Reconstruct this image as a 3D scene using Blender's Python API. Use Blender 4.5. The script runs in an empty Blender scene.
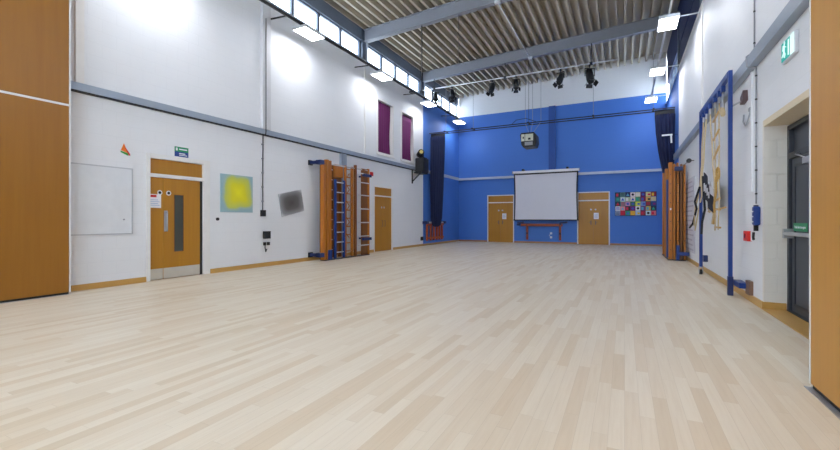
import bpy, bmesh, math, random
from mathutils import Vector, Matrix
random.seed(7)
C = bpy.context.scene.collection
PI = math.pi

# ------------------------------------------------------------------ colour and materials
def lin(c):
    return tuple((v/255/12.92) if v/255 <= .04045 else ((v/255+.055)/1.055)**2.4 for v in c)

class NT:
    """tiny node-tree writer"""
    def __init__(s, m):
        s.t = m.node_tree; s.n = s.t.nodes; s.l = s.t.links
    def add(s, kind, ins=None, **kw):
        n = s.n.new(kind)
        for k, v in kw.items(): setattr(n, k, v)
        for k, v in (ins or {}).items():
            if isinstance(v, bpy.types.NodeSocket): s.l.new(v, n.inputs[k])
            else: n.inputs[k].default_value = v
        return n
    def math(s, op, a, b=0.0, c=0.0):
        n = s.add('ShaderNodeMath', {0: a, 1: b, 2: c}, operation=op); return n.outputs[0]
    def mix(s, f, a, b, blend='MIX'):
        n = s.add('ShaderNodeMix', None, data_type='RGBA', blend_type=blend)
        for i, v in ((0, f), (6, a), (7, b)):
            if isinstance(v, bpy.types.NodeSocket): s.l.new(v, n.inputs[i])
            else: n.inputs[i].default_value = v if i == 0 else (v if len(v) == 4 else (*v, 1))
        return n.outputs[2]

def base(name):
    m = bpy.data.materials.new(name); m.use_nodes = True
    return m, NT(m), m.node_tree.nodes['Principled BSDF']

def plain(name, rgb, rough=.5, metal=0.0, noise=.06, scale=6.0, spec=.5):
    """one colour with a light procedural mottle"""
    m, t, b = base(name); c = lin(rgb)
    geo = t.add('ShaderNodeTexCoord')
    nz = t.add('ShaderNodeTexNoise', {'Vector': geo.outputs['Object'], 'Scale': scale, 'Detail': 3.0})
    hi = tuple(min(1, v*(1+noise)) for v in c); lo = tuple(v*(1-noise) for v in c)
    t.l.new(t.mix(nz.outputs['Fac'], lo, hi), b.inputs['Base Color'])
    b.inputs['Roughness'].default_value = rough; b.inputs['Metallic'].default_value = metal
    b.inputs['Specular IOR Level'].default_value = spec
    return m

def emis(name, rgb, strength):
    m, t, b = base(name)
    b.inputs['Base Color'].default_value = (*lin(rgb), 1)
    b.inputs['Emission Color'].default_value = (*lin(rgb), 1)
    b.inputs['Emission Strength'].default_value = strength
    return m

def wood(name, rgb, dark, rough=.4, stretch='z', scale=1.0, amount=.5):
    """straight-grained veneer, grain along one axis"""
    m, t, b = base(name)
    g = t.add('ShaderNodeTexCoord')
    k = {'z': (22, 22, .9), 'y': (22, .9, 22), 'x': (.9, 22, 22)}[stretch]
    mp = t.add('ShaderNodeMapping', {'Vector': g.outputs['Object'], 'Scale': tuple(v*scale for v in k)})
    n1 = t.add('ShaderNodeTexNoise', {'Vector': mp.outputs[0], 'Scale': 1.0, 'Detail': 5.0, 'Roughness': .6})
    mp2 = t.add('ShaderNodeMapping', {'Vector': g.outputs['Object'], 'Scale': tuple(v*scale*.18 for v in k)})
    n2 = t.add('ShaderNodeTexNoise', {'Vector': mp2.outputs[0], 'Scale': 1.0, 'Detail': 2.0})
    f = t.math('MULTIPLY', t.math('ADD', n1.outputs['Fac'], n2.outputs['Fac']), amount)
    t.l.new(t.mix(f, lin(rgb), lin(dark)), b.inputs['Base Color'])
    b.inputs['Roughness'].default_value = rough
    return m

def block_wall(name, rgb, axis, rough=.6, bump=.25):
    """painted blockwork: one paint colour, faint joints in relief"""
    m, t, b = base(name)
    g = t.add('ShaderNodeNewGeometry'); sp = t.add('ShaderNodeSeparateXYZ', {0: g.outputs['Position']})
    v = t.add('ShaderNodeCombineXYZ', {0: sp.outputs[1 if axis == 'y' else 0], 1: sp.outputs[2]})
    br = t.add('ShaderNodeTexBrick', {'Vector': v.outputs[0], 'Scale': 1.0, 'Mortar Size': .006, 'Mortar Smooth': .6,
               'Brick Width': .45, 'Row Height': .225, 'Color1': (.5,.5,.5,1), 'Color2': (.6,.6,.6,1), 'Mortar': (0,0,0,1)})
    nz = t.add('ShaderNodeTexNoise', {'Vector': g.outputs['Position'], 'Scale': 1.3, 'Detail': 4.0})
    c = lin(rgb)
    paint = t.mix(nz.outputs['Fac'], tuple(x*.97 for x in c), tuple(min(1, x*1.03) for x in c))
    t.l.new(t.mix(t.math('MULTIPLY', br.outputs['Fac'], .08), paint, tuple(x*.55 for x in c)), b.inputs['Base Color'])
    fine = t.add('ShaderNodeTexNoise', {'Vector': g.outputs['Position'], 'Scale': 60.0, 'Detail': 2.0})
    hgt = t.math('ADD', br.outputs['Color'], t.math('MULTIPLY', fine.outputs['Fac'], .25))
    bp = t.add('ShaderNodeBump', {'Height': hgt, 'Strength': bump, 'Distance': .012})
    t.l.new(bp.outputs[0], b.inputs['Normal'])
    b.inputs['Roughness'].default_value = rough
    return m

def floor_mat():
    """pale maple strip floor, boards along the hall with random lengths and tones"""
    m, t, b = base('maple_strip_floor')
    g = t.add('ShaderNodeNewGeometry'); sp = t.add('ShaderNodeSeparateXYZ', {0: g.outputs['Position']})
    x, y = sp.outputs[0], sp.outputs[1]
    W = .083
    xr = t.math('DIVIDE', x, W); row = t.math('FLOOR', xr)
    r1 = t.add('ShaderNodeTexWhiteNoise', {'W': row}, noise_dimensions='1D')
    ln = t.math('MULTIPLY_ADD', r1.outputs['Value'], .5, .75)
    yy = t.math('ADD', t.math('DIVIDE', y, ln), t.math('MULTIPLY', r1.outputs['Value'], 37.7))
    idx = t.math('FLOOR', yy)
    v = t.add('ShaderNodeCombineXYZ', {0: row, 1: idx})
    r2 = t.add('ShaderNodeTexWhiteNoise', {'Vector': v.outputs[0]}, noise_dimensions='2D')
    rp = t.add('ShaderNodeValToRGB', {0: r2.outputs['Value']})
    e = rp.color_ramp.elements
    e[0].position = 0; e[0].color = (*lin((227, 215, 195)), 1)
    e[1].position = 1; e[1].color = (*lin((213, 196, 170)), 1)
    for p, c in ((.35, (224, 211, 190)), (.7, (220, 205, 182)), (.9, (216, 198, 172))):
        k = e.new(p); k.color = (*lin(c), 1)
    # grain
    gv = t.add('ShaderNodeCombineXYZ', {0: t.math('MULTIPLY', x, 55.0), 1: t.math('MULTIPLY', y, 2.2), 2: t.math('MULTIPLY', r2.outputs['Value'], 40.0)})
    gn = t.add('ShaderNodeTexNoise', {'Vector': gv.outputs[0], 'Scale': 1.0, 'Detail': 4.0, 'Roughness': .6})
    grain = t.math('MULTIPLY', t.math('SUBTRACT', gn.outputs['Fac'], .42), .55)
    c1 = t.mix(grain, rp.outputs[0], lin((188, 162, 128)))
    # joints
    fx = t.math('FRACT', xr); ex = t.math('MINIMUM', fx, t.math('SUBTRACT', 1.0, fx))
    jx = t.math('LESS_THAN', ex, .012)
    fy = t.math('FRACT', yy); jy = t.math('LESS_THAN', fy, .0025)
    j = t.math('MULTIPLY', t.math('MAXIMUM', jx, jy), .22)
    c2 = t.mix(j, c1, lin((120, 92, 62)))
    # scattered small knots
    vo = t.add('ShaderNodeTexVoronoi', {'Vector': g.outputs['Position'], 'Scale': 1.1})
    kn = t.math('MULTIPLY', t.math('LESS_THAN', vo.outputs['Distance'], .018), .6)
    c3 = t.mix(kn, c2, lin((92, 72, 52)))
    t.l.new(c3, b.inputs['Base Color'])
    b.inputs['Roughness'].default_value = .42
    b.inputs['Specular IOR Level'].default_value = .35
    return m

def glass_mat():
    m = bpy.data.materials.new('clear_glass'); m.use_nodes = True; t = NT(m)
    t.n.clear()
    tr = t.add('ShaderNodeBsdfTransparent', {0: (.93, .96, .97, 1)})
    gl = t.add('ShaderNodeBsdfGlossy', {'Color': (1, 1, 1, 1), 'Roughness': .03})
    lw = t.add('ShaderNodeLayerWeight', {'Blend': .5})
    fr = t.math('MULTIPLY_ADD', t.math('POWER', lw.outputs['Facing'], 5.0), .6, .03)
    mx = t.add('ShaderNodeMixShader', {0: fr, 1: tr.outputs[0], 2: gl.outputs[0]})
    o = t.add('ShaderNodeOutputMaterial', {0: mx.outputs[0]})
    return m

def print_mat(name, stops, axis_size, spread, off=(0, 0)):
    """soft-focus print: colour by distance from a centre of the sheet (object space, y and z)"""
    m, t, b = base(name)
    g = t.add('ShaderNodeTexCoord'); sp = t.add('ShaderNodeSeparateXYZ', {0: g.outputs['Object']})
    u = t.math('DIVIDE', t.math('SUBTRACT', sp.outputs[1], off[0]), axis_size[0])
    v = t.math('DIVIDE', t.math('SUBTRACT', sp.outputs[2], off[1]), axis_size[1])
    nz = t.add('ShaderNodeTexNoise', {'Vector': g.outputs['Object'], 'Scale': 3.0, 'Detail': 1.0})
    d = t.math('POWER', t.math('ADD', t.math('POWER', t.math('ABSOLUTE', u), 4.0), t.math('POWER', t.math('ABSOLUTE', v), 4.0)), .25)
    d = t.math('ADD', d, t.math('MULTIPLY', t.math('SUBTRACT', nz.outputs['Fac'], .5), spread))
    rp = t.add('ShaderNodeValToRGB', {0: d}); e = rp.color_ramp.elements
    e[0].position, e[0].color = stops[0][0], (*lin(stops[0][1]), 1)
    e[1].position, e[1].color = stops[-1][0], (*lin(stops[-1][1]), 1)
    for p, c in stops[1:-1]:
        k = e.new(p); k.color = (*lin(c), 1)
    t.l.new(rp.outputs[0], b.inputs['Base Color']); b.inputs['Roughness'].default_value = .5
    return m

WHITE_Y = block_wall('white_painted_block_side', (231, 232, 235), 'y')
WHITE_X = block_wall('white_painted_block_end', (231, 232, 235), 'x')
BLUE_Y = block_wall('blue_painted_block_side', (70, 122, 206), 'y')
BLUE_X = block_wall('blue_painted_block_end', (70, 122, 206), 'x')
BEIGE = block_wall('niche_block', (228, 223, 213), 'x', bump=.9)
FLOOR = floor_mat()
DECK = plain('deck_metal', (186, 176, 158), .55, .0, .05)
BEAM = plain('beam_grey', (138, 141, 149), .5)
RAIL = plain('rail_steel', (150, 160, 174), .4, .2)
RAILW = plain('rail_pale', (190, 200, 214), .4)
FRAMEG = plain('window_frame_grey', (74, 84, 100), .45)
NAVYP = plain('navy_paint', (28, 42, 84), .6)
NAVYC = plain('curtain_navy', (18, 30, 70), .85, noise=.2)
BLUEP = plain('pilaster_blue', (44, 84, 160), .6)
DOORW = wood('door_veneer', (194, 138, 36), (164, 108, 22))
PANELL = wood('partition_veneer_brown', (166, 112, 30), (134, 84, 16), amount=.5)
PANELR = wood('partition_veneer_oak', (208, 154, 66), (180, 124, 42), amount=.5)
SKIRT = wood('skirting_wood', (214, 172, 98), (186, 138, 66), stretch='y')
SKIRTX = wood('skirting_wood_end', (190, 140, 90), (160, 110, 62), stretch='x')
GYMW = wood('gym_frame_wood', (204, 128, 28), (150, 82, 12))
GYMD = wood('gym_frame_dark_wood', (142, 86, 30), (100, 54, 18))
ROPEW = wood('rung_wood', (216, 182, 124), (186, 146, 86), stretch='x')
WPAINT = plain('white_trim', (232, 230, 228), .45)
STEEL = plain('brushed_steel', (190, 192, 196), .35, .8)
PALE = plain('pale_metal', (214, 216, 220), .4, .1)
BLUEM = plain('blue_steel', (22, 58, 132), .4)
BLUED = plain('dark_blue_steel', (28, 44, 96), .4)
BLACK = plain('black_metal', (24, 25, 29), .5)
DARK = plain('dark_door_steel', (62, 68, 78), .45)
DARKF = plain('dark_door_frame', (48, 52, 60), .45)
BOARD = plain('whiteboard_face', (226, 228, 232), .25)
SCREEN = plain('screen_fabric', (222, 222, 230), .8, noise=.02)
PURPLE = wood('purple_blind', (122, 34, 104), (92, 24, 80), .8)
GLASS = glass_mat()
GLASSD = plain('door_glass', (70, 72, 66), .12)
ROPE = plain('rope_tan', (204, 184, 148), .85, noise=.2, scale=40)
ROPEG = plain('rope_gold', (192, 152, 84), .8, noise=.2, scale=40)
STRAP = plain('strap_black', (30, 30, 36), .8)
CLOTH = plain('banner_navy', (30, 32, 48), .8)
CLOTHW = plain('banner_white', (206, 206, 214), .8)
PAPER = plain('paper', (236, 234, 238), .6)
RED = plain('red_plastic', (206, 34, 28), .4)
ORANGE = plain('orange_print', (236, 120, 20), .5)
GREEN = plain('green_print', (30, 150, 60), .5)
GREENS = plain('safety_green', (28, 146, 96), .45)
BLUES = plain('safety_blue', (34, 66, 140), .45)
GREY = plain('grey_plastic', (150, 152, 158), .5)
WPLAST = plain('white_plastic', (228, 230, 234), .35)
TEALE = emis('sign_teal', (20, 160, 150), .25)
WHITEE = emis('sign_white', (215, 240, 234), .35)
LAMP = emis('led_diffuser', (246, 249, 255), 18.0)
YELLOWART = print_mat('yellow_print', [(0, (236, 228, 10)), (.45, (222, 214, 30)), (.78, (196, 202, 96)), (.9, (160, 186, 178)), (1, (150, 180, 190))], (.44, .43), .35, (.03, .02))
GREYART = print_mat('grey_print', [(0, (78, 72, 68)), (.5, (98, 94, 92)), (.85, (140, 140, 142)), (1, (196, 198, 202))], (.5, .34), .15)

# ------------------------------------------------------------------ mesh helpers
class MB:
    def __init__(s): s.b = bmesh.new()
    def box(s, x0, x1, y0, y1, z0, z1, mi=0):
        vs = [s.b.verts.new((x, y, z)) for x in (min(x0,x1), max(x0,x1)) for y in (min(y0,y1), max(y0,y1)) for z in (min(z0,z1), max(z0,z1))]
        for f in ((0,1,3,2), (4,6,7,5), (0,4,5,1), (2,3,7,6), (0,2,6,4), (1,5,7,3)):
            s.b.faces.new([vs[i] for i in f]).material_index = mi
        return s
    def bar(s, p, q, w, h=None, mi=0):
        """rectangular bar between two points"""
        p, q = Vector(p), Vector(q); h = h or w
        d = (q-p).normalized(); up = Vector((0, 0, 1)) if abs(d.z) < .95 else Vector((0, 1, 0))
        a = d.cross(up).normalized(); c = a.cross(d).normalized()
        vs = [s.b.verts.new(e + a*(i*w/2) + c*(j*h/2)) for e in (p, q) for i, j in ((-1,-1), (1,-1), (1,1), (-1,1))]
        for f in ((3,2,1,0), (4,5,6,7), (0,1,5,4), (1,2,6,5), (2,3,7,6), (3,0,4,7)):
            s.b.faces.new([vs[i] for i in f]).material_index = mi
        return s
    def tube(s, pts, r, n=8, r2=None, cap=True, mi=0):
        pts = [Vector(p) for p in pts]; rings = []
        prev = None
        for i, p in enumerate(pts):
            d = (pts[min(i+1, len(pts)-1)] - pts[max(i-1, 0)]).normalized()
            if prev is None:
                up = Vector((0, 0, 1)) if abs(d.z) < .9 else Vector((1, 0, 0))
                a = d.cross(up).normalized()
            else:
                a = (prev - d*prev.dot(d)).normalized()
            prev = a; c = d.cross(a)
            rr = r if r2 is None else r + (r2-r)*i/(len(pts)-1)
            rings.append([s.b.verts.new(p + (a*math.cos(2*PI*k/n) + c*math.sin(2*PI*k/n))*rr) for k in range(n)])
        for A, B in zip(rings, rings[1:]):
            for k in range(n):
                f = s.b.faces.new((A[k], A[(k+1) % n], B[(k+1) % n], B[k])); f.smooth = True; f.material_index = mi
        if cap:
            s.b.faces.new(rings[0][::-1]).material_index = mi; s.b.faces.new(rings[-1]).material_index = mi
        return s
    def prism(s, poly, v, mi=0):
        """extrude a closed planar polygon of 3D points by vector v"""
        v = Vector(v); A = [s.b.verts.new(p) for p in poly]; B = [s.b.verts.new(Vector(p)+v) for p in poly]
        s.b.faces.new(A[::-1]).material_index = mi; s.b.faces.new(B).material_index = mi
        for i in range(len(A)):
            s.b.faces.new((A[i], A[(i+1) % len(A)], B[(i+1) % len(A)], B[i])).material_index = mi
        return s
    def loft(s, rings, smooth=True):
        R = [[s.b.verts.new(p) for p in ring] for ring in rings]; n = len(R[0])
        for A, B in zip(R, R[1:]):
            for k in range(n):
                s.b.faces.new((A[k], A[(k+1) % n], B[(k+1) % n], B[k])).smooth = smooth
        s.b.faces.new(R[0][::-1]); s.b.faces.new(R[-1])
        return s

def origin_of(p):
    o = Vector((0, 0, 0))
    while p: o += p.location; p = p.parent
    return o

def obj(name, mb, mats, parent=None, at=None, bevel=0):
    """link the collected shape as ONE mesh object; children are stored relative to their thing"""
    b = mb.b; bmesh.ops.recalc_face_normals(b, faces=b.faces[:])
    me = bpy.data.meshes.new(name)
    if parent is not None: at = origin_of(parent)
    elif at == 'base':
        xs = [v.co for v in b.verts]
        at = Vector(((min(c.x for c in xs)+max(c.x for c in xs))/2, (min(c.y for c in xs)+max(c.y for c in xs))/2, min(c.z for c in xs)))
    elif at == 'mid':
        xs = [v.co for v in b.verts]
        at = Vector([(min(c[i] for c in xs)+max(c[i] for c in xs))/2 for i in range(3)])
    at = Vector(at) if at is not None else Vector((0, 0, 0))
    bmesh.ops.translate(b, verts=b.verts[:], vec=-at)
    b.to_mesh(me); b.free()
    o = bpy.data.objects.new(name, me); C.objects.link(o)
    for m in (mats if isinstance(mats, (list, tuple)) else [mats]): me.materials.append(m)
    if parent is not None: o.parent = parent
    else: o.location = at
    if bevel:
        md = o.modifiers.new('edge', 'BEVEL'); md.width = bevel; md.segments = 2; md.limit_method = 'ANGLE'
    return o

def thing(name, label, cat, loc, group=None):
    o = bpy.data.objects.new(name, None); C.objects.link(o); o.location = loc; o.empty_display_size = .1
    o['label'] = label; o['category'] = cat
    if group: o['group'] = group
    return o
def tag(o, label, cat, group=None):
    o['label'] = label; o['category'] = cat
    if group: o['group'] = group
    return o
def struct(name, mb, mats, parent=None, bevel=0):
    o = obj(name, mb, mats, parent, bevel=bevel)
    if parent is None: o['kind'] = 'structure'
    return o
def sthing(name, loc):
    o = bpy.data.objects.new(name, None); C.objects.link(o); o.location = loc; o.empty_display_size = .1
    o['kind'] = 'structure'; return o
def dup(root, loc, label):
    r = root.copy(); C.objects.link(r); r.location = loc; r['label'] = label
    for ch in list(root.children):
        c = ch.copy(); C.objects.link(c); c.parent = r
        for g in list(ch.children):
            d = g.copy(); C.objects.link(d); d.parent = c
    return r

def text_mesh(txt, size, depth=.002):
    cu = bpy.data.curves.new('lettering', 'FONT'); cu.body = txt; cu.size = size; cu.extrude = depth
    cu.align_x = 'CENTER'; cu.align_y = 'CENTER'
    o = bpy.data.objects.new('lettering', cu); C.objects.link(o)
    bpy.context.view_layer.update()
    me = bpy.data.meshes.new_from_object(o.evaluated_get(bpy.context.evaluated_depsgraph_get()))
    bpy.data.objects.remove(o); bpy.data.curves.remove(cu)
    return me

# ------------------------------------------------------------------ dimensions
XL, XR, YB, YR = -8.22, 1.66, 21.0, -4.0
RISE = .05
def deck_z(x): return 7.92 + RISE*(x-XL)
BAYS = [2.6, 7.25, 11.9, 16.55, 21.0]
def grid_wall(mb, axis, x0, x1, ys, zs, holes, mat=lambda y, z: 0):
    """solid wall split into blocks round its openings"""
    for a, b in zip(ys, ys[1:]):
        for c, d in zip(zs, zs[1:]):
            my, mz = (a+b)/2, (c+d)/2
            if any(h[0] < my < h[1] and h[2] < mz < h[3] for h in holes): continue
            if axis == 'y': mb.box(x0, x1, a, b, c, d, mat(my, mz))
            else: mb.box(a, b, x0, x1, c, d, mat(my, mz))

# ------------------------------------------------------------------ room shell
struct('floor', MB().box(XL-.3, XR+.9, YR-.2, YB+.3, -.15, 0), FLOOR)

D1 = (4.60, 5.86, 0, 2.45); D2 = (12.49, 13.78, 0, 2.43)
P1 = (12.69, 13.86, 3.68, 5.74); P2 = (14.50, 15.61, 3.66, 5.70)
SILL = 6.82; HEADL = 7.50; BLUEY = 16.54
LH = [D1, D2, P1, P2]
ys = sorted({YR, YB+.3, BLUEY, *[v for h in LH for v in h[:2]]}); zs = sorted({0, SILL, *[v for h in LH for v in h[2:]]})
mb = MB(); grid_wall(mb, 'y', XL-.3, XL, ys, zs, LH, lambda y, z: 1 if y > BLUEY else 0)
struct('wall_left', mb, [WHITE_Y, BLUE_Y])
NI = (5.15, 6.90, 0, 2.44)
SILLR, HEADR = 6.35, 7.22; BLUER = 16.4
mb = MB(); grid_wall(mb, 'y', XR, XR+.35, sorted({YR, YB+.3, BLUER, NI[0]-.05, NI[1]+.05}), sorted({0, SILLR, NI[3]+.08}), [(NI[0]-.05, NI[1]+.05, 0, NI[3]+.08)], lambda y, z: 1 if y > BLUER else 0)
struct('wall_right', mb, [WHITE_Y, BLUE_Y])
D3 = (-6.55, -5.17, 0, 2.47); D4 = (-2.03, -.65, 0, 2.50)
mb = MB(); grid_wall(mb, 'x', YB, YB+.3, sorted({XL, XR, *D3[:2], *D4[:2]}), sorted({0, 6.85, D3[3], D4[3]}), [D3, D4])
mb.prism([(XL, YB, 6.85), (XR, YB, 6.85), (XR, YB, deck_z(XR)+.24), (XL, YB, deck_z(XL)+.24)], (0, .3, 0), 1)
struct('wall_back', mb, [BLUE_X, WHITE_X])
# rear wall behind the camera, with an unseen glazed opening added for fill daylight
FILL_WIN = (-7.4, .9, 2.6, 5.6)
mb = MB(); grid_wall(mb, 'x', YR-.2, YR, [XL-.3, FILL_WIN[0], FILL_WIN[1], XR+.35], [0, FILL_WIN[2], FILL_WIN[3], 8.6], [FILL_WIN])
struct('wall_front', mb, WHITE_X)
# backing behind the openings (corridor and niche shells)
for n, (h, ax) in enumerate((( D1, 'L'), (D2, 'L'), (P1, 'L'), (P2, 'L'))):
    pass
# niche in the right wall for the exit door
mb = MB()
mb.box(XR+.0, XR+.62, NI[1], NI[1]+.0499, 0, NI[3]+.0799)
mb.box(XR+.0, XR+.62, NI[0]-.0499, NI[0], 0, NI[3]+.0799)
struct('wall_niche', mb, BEIGE)
struct('trim_1', MB().box(XR-.004, XR+.62, NI[0]+.001, NI[1]-.001, NI[3], NI[3]+.0795), plain('niche_soffit', (222, 206, 178), .6))
# roof deck: trapezoid profile running the length of the hall
prof = []; x = XL-.35; P = .285; DEP = .25
while x < XR+.45:
    for dx, dz in ((0, 0), (.075, 0), (.085, DEP), (.275, DEP)):
        prof.append((x+dx, deck_z(x+dx)+dz))
    x += P
b = MB(); A = [b.b.verts.new((px, YR-.2, pz)) for px, pz in prof]; B = [b.b.verts.new((px, YB+.3, pz)) for px, pz in prof]
A2 = [b.b.verts.new((px, YR-.2, pz+.05)) for px, pz in prof]; B2 = [b.b.verts.new((px, YB+.3, pz+.05)) for px, pz in prof]
for i in range(len(prof)-1):
    b.b.faces.new((A[i], A[i+1], B[i+1], B[i])); b.b.faces.new((A2[i+1], A2[i], B2[i], B2[i+1]))
    b.b.faces.new((A[i+1], A[i], A2[i], A2[i+1])); b.b.faces.new((B[i], B[i+1], B2[i+1], B2[i]))
b.b.faces.new((A[0], B[0], B2[0], A2[0])); b.b.faces.new((B[-1], A[-1], A2[-1], B2[-1]))
struct('ceiling', b, DECK)

nt = [1]
def trim(mb, m, bevel=0):
    nt[0] += 1; return struct('trim_%d' % nt[0], mb, m, bevel=bevel)
# roof beams (I sections across the hall)
for y in BAYS[:-1]:
    z0 = lambda x: 7.47 + RISE*(x-XL)
    mb = MB()
    for (hw, lo, hi) in ((.10, 0, .025), (.045, .025, .40), (.10, .40, .425)):
        a, c = XL+.02, XR-.02
        mb.prism([(a, y-hw, z0(a)+lo), (a, y+hw, z0(a)+lo), (a, y+hw, z0(a)+hi), (a, y-hw, z0(a)+hi)], (c-a, 0, RISE*(c-a)))
    trim(mb, BEAM)
# clerestory on the left: header, columns, glazed lights between grey mullions
trim(MB().box(XL-.22, XL-.02, YR, YB, HEADL, 8.16), plain('header_grey', (98, 108, 124), .5))
trim(MB().box(XL-.3, XL+.03, YR, YB-.001, SILL, SILL+.035), RAIL)
for y in BAYS[:-1]:
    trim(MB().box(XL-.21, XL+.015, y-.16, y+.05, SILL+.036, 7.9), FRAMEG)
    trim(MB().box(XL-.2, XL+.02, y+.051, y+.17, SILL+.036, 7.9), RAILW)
wn = [0]
def clerestory(x0, x1, y0, y1, z0, z1, fw=.045):
    wn[0] += 1
    w = sthing('window_%d' % wn[0], ((x0+x1)/2, (y0+y1)/2, z0))
    m = MB()
    m.box(x0, x1, y0, y0+fw, z0, z1); m.box(x0, x1, y1-fw, y1, z0, z1)
    m.box(x0, x1, y0+fw, y1-fw, z0, z0+fw); m.box(x0, x1, y0+fw, y1-fw, z1-fw, z1)
    obj('frame', m, FRAMEG, w)
    xm = (x0+x1)/2
    obj('pane', MB().box(xm-.006, xm+.006, y0+fw, y1-fw, z0+fw, z1-fw), GLASS, w)
    return w
for k in range(6):  # added windows, out of view, let fill daylight onto the near floor
    wn[0] += 1; ww = (FILL_WIN[1]-FILL_WIN[0])/6; a = FILL_WIN[0]+k*ww+.002; c = a+ww-.004
    w = sthing('window_%d' % wn[0], ((a+c)/2, YR-.1, FILL_WIN[2]))
    m = MB(); m.box(a, a+.05, YR-.14, YR-.06, FILL_WIN[2], FILL_WIN[3]); m.box(c-.05, c, YR-.14, YR-.06, FILL_WIN[2], FILL_WIN[3])
    for z in (FILL_WIN[2], 4.0, FILL_WIN[3]-.05): m.box(a+.05, c-.05, YR-.14, YR-.06, z, z+.05)
    obj('frame', m, FRAMEG, w)
    obj('pane', MB().box(a+.05, c-.05, YR-.104, YR-.096, FILL_WIN[2]+.05, 4.0).box(a+.05, c-.05, YR-.104, YR-.096, 4.05, FILL_WIN[3]-.05), GLASS, w)
for i, y0 in enumerate([-2.05] + BAYS[:-1]):
    y1 = (BAYS[0] if i == 0 else BAYS[i]) if i == 0 else BAYS[i] if i < len(BAYS) else YB
    a = y0+.18; c = y1-.17 if y1 < 20.9 else y1-.03
    for k in range(4):
        clerestory(XL-.16, XL-.08, a+(c-a)*k/4+.002, a+(c-a)*(k+1)/4-.002, SILL+.036, HEADL-.001)
clerestory(XL-.16, XL-.08, -3.99, -2.05, SILL+.036, HEADL-.001)
# clerestory on the right, navy fascia above; blackout blinds down in one bay
trim(MB().box(XR+.02, XR+.3, YR, YB, HEADR, 8.66), NAVYP)
trim(MB().box(XR-.02, XR+.35, YR, YB-.001, SILLR, SILLR+.035), WPAINT)
for y in BAYS[:-1]:
    trim(MB().box(XR-.015, XR+.25, y-.1, y+.1, SILLR+.036, 8.4), FRAMEG)
for i, y0 in enumerate(BAYS[:-1]):
    y1 = BAYS[i+1]; a = y0+.11; c = y1-.11 if y1 < 20.9 else y1-.03
    for k in range(4):
        w = clerestory(XR+.1, XR+.2, a+(c-a)*k/4+.002, a+(c-a)*(k+1)/4-.002, SILLR+.036, HEADR-.001)
        if i == 2:
            obj('blackout_blind', MB().box(XR+.04, XR+.06, a+(c-a)*k/4+.004, a+(c-a)*(k+1)/4-.004, SILLR+.04, HEADR-.002), NAVYP, w)
mb = MB(); mb.box(XR+.1, XR+.2, YR, BAYS[0]-.11, SILLR+.036, HEADR); trim(mb, FRAMEG)

# steel rail round the hall at mid height
def channel_y(x, s, y0, y1, z0, z1, d=.11):
    m = MB(); m.box(x, x+s*.02, y0, y1, z0, z1); m.box(x+s*.02, x+s*d, y0, y1, z0, z0+.02); m.box(x+s*.02, x+s*d, y0, y1, z1-.02, z1); m.box(x+s*(d-.025), x+s*d, y0, y1, z0+.02, z1-.02)
    return m
trim(channel_y(XL, 1, YR+.01, BLUEY-.02, 3.365, 3.49, .08), RAIL)
trim(MB().box(XL, XL+.06, YR+.01, BLUEY-.02, 3.34, 3.3649), BLACK)  # added black strip, draws the shaded underside edge of the rail
trim(channel_y(XL, 1, BLUEY-.02, YB-.12, 3.36, 3.50, .07), RAILW)
trim(channel_y(XR, -1, 3.9, YB-.12, 3.35, 3.52, .10), RAIL)
trim(MB().box(XL+.001, XR-.001, YB-.1, YB, 3.36, 3.475), RAILW)
# pilasters and vertical steel on the walls
trim(MB().box(XL, XL+.10, 7.28, 7.54, 3.495, SILL), plain('pilaster_white', (214, 214, 218), .6))
trim(MB().box(XL, XL+.09, 10.47, 10.74, 0.0, 3.339), plain('post_grey', (142, 152, 168), .5))
trim(MB().box(XL, XL+.035, 11.84, 11.91, 3.495, SILL), WPAINT)
trim(MB().box(XL, XL+.05, 3.42, 3.54, 3.495, SILL), WPAINT)
trim(MB().box(-3.38, -3.06, YB-.12, YB, 3.48, 6.849), BLUEP)
trim(MB().box(XR-.03, XR, 11.55, 11.70, 3.535, SILLR), WPAINT)
# skirting
struct('baseboard_left', MB().box(XL, XL+.022, YR, D1[0]-.05, 0, .10).box(XL, XL+.022, D1[1]+.05, D2[0]-.04, 0, .10).box(XL, XL+.022, D2[1]+.04, YB-.025, 0, .09), SKIRT)
struct('baseboard_right', MB().box(XR-.022, XR, NI[1]-.022, YB-.025, 0, .10).box(XR-.022, XR, YR, NI[0]+.022, 0, .10), SKIRT)
struct('baseboard_back', MB().box(XL+.023, D3[0]-.045, YB-.022, YB, 0, .085).box(D3[1]+.045, D4[0]-.045, YB-.022, YB, 0, .085).box(D4[1]+.045, XR-.023, YB-.022, YB, 0, .085), SKIRTX)
struct('baseboard_niche', MB().box(XR+.0, XR+.23, NI[1]-.022, NI[1]-.001, 0, .10), SKIRT)

# ------------------------------------------------------------------ doors
def handle_y(m, x, y, z, L=.3, s=1):
    m.tube([(x+s*.0, y, z-L/2), (x+s*.05, y, z-L/2), (x+s*.05, y, z+L/2), (x, y, z+L/2)], .011, 8)
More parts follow.
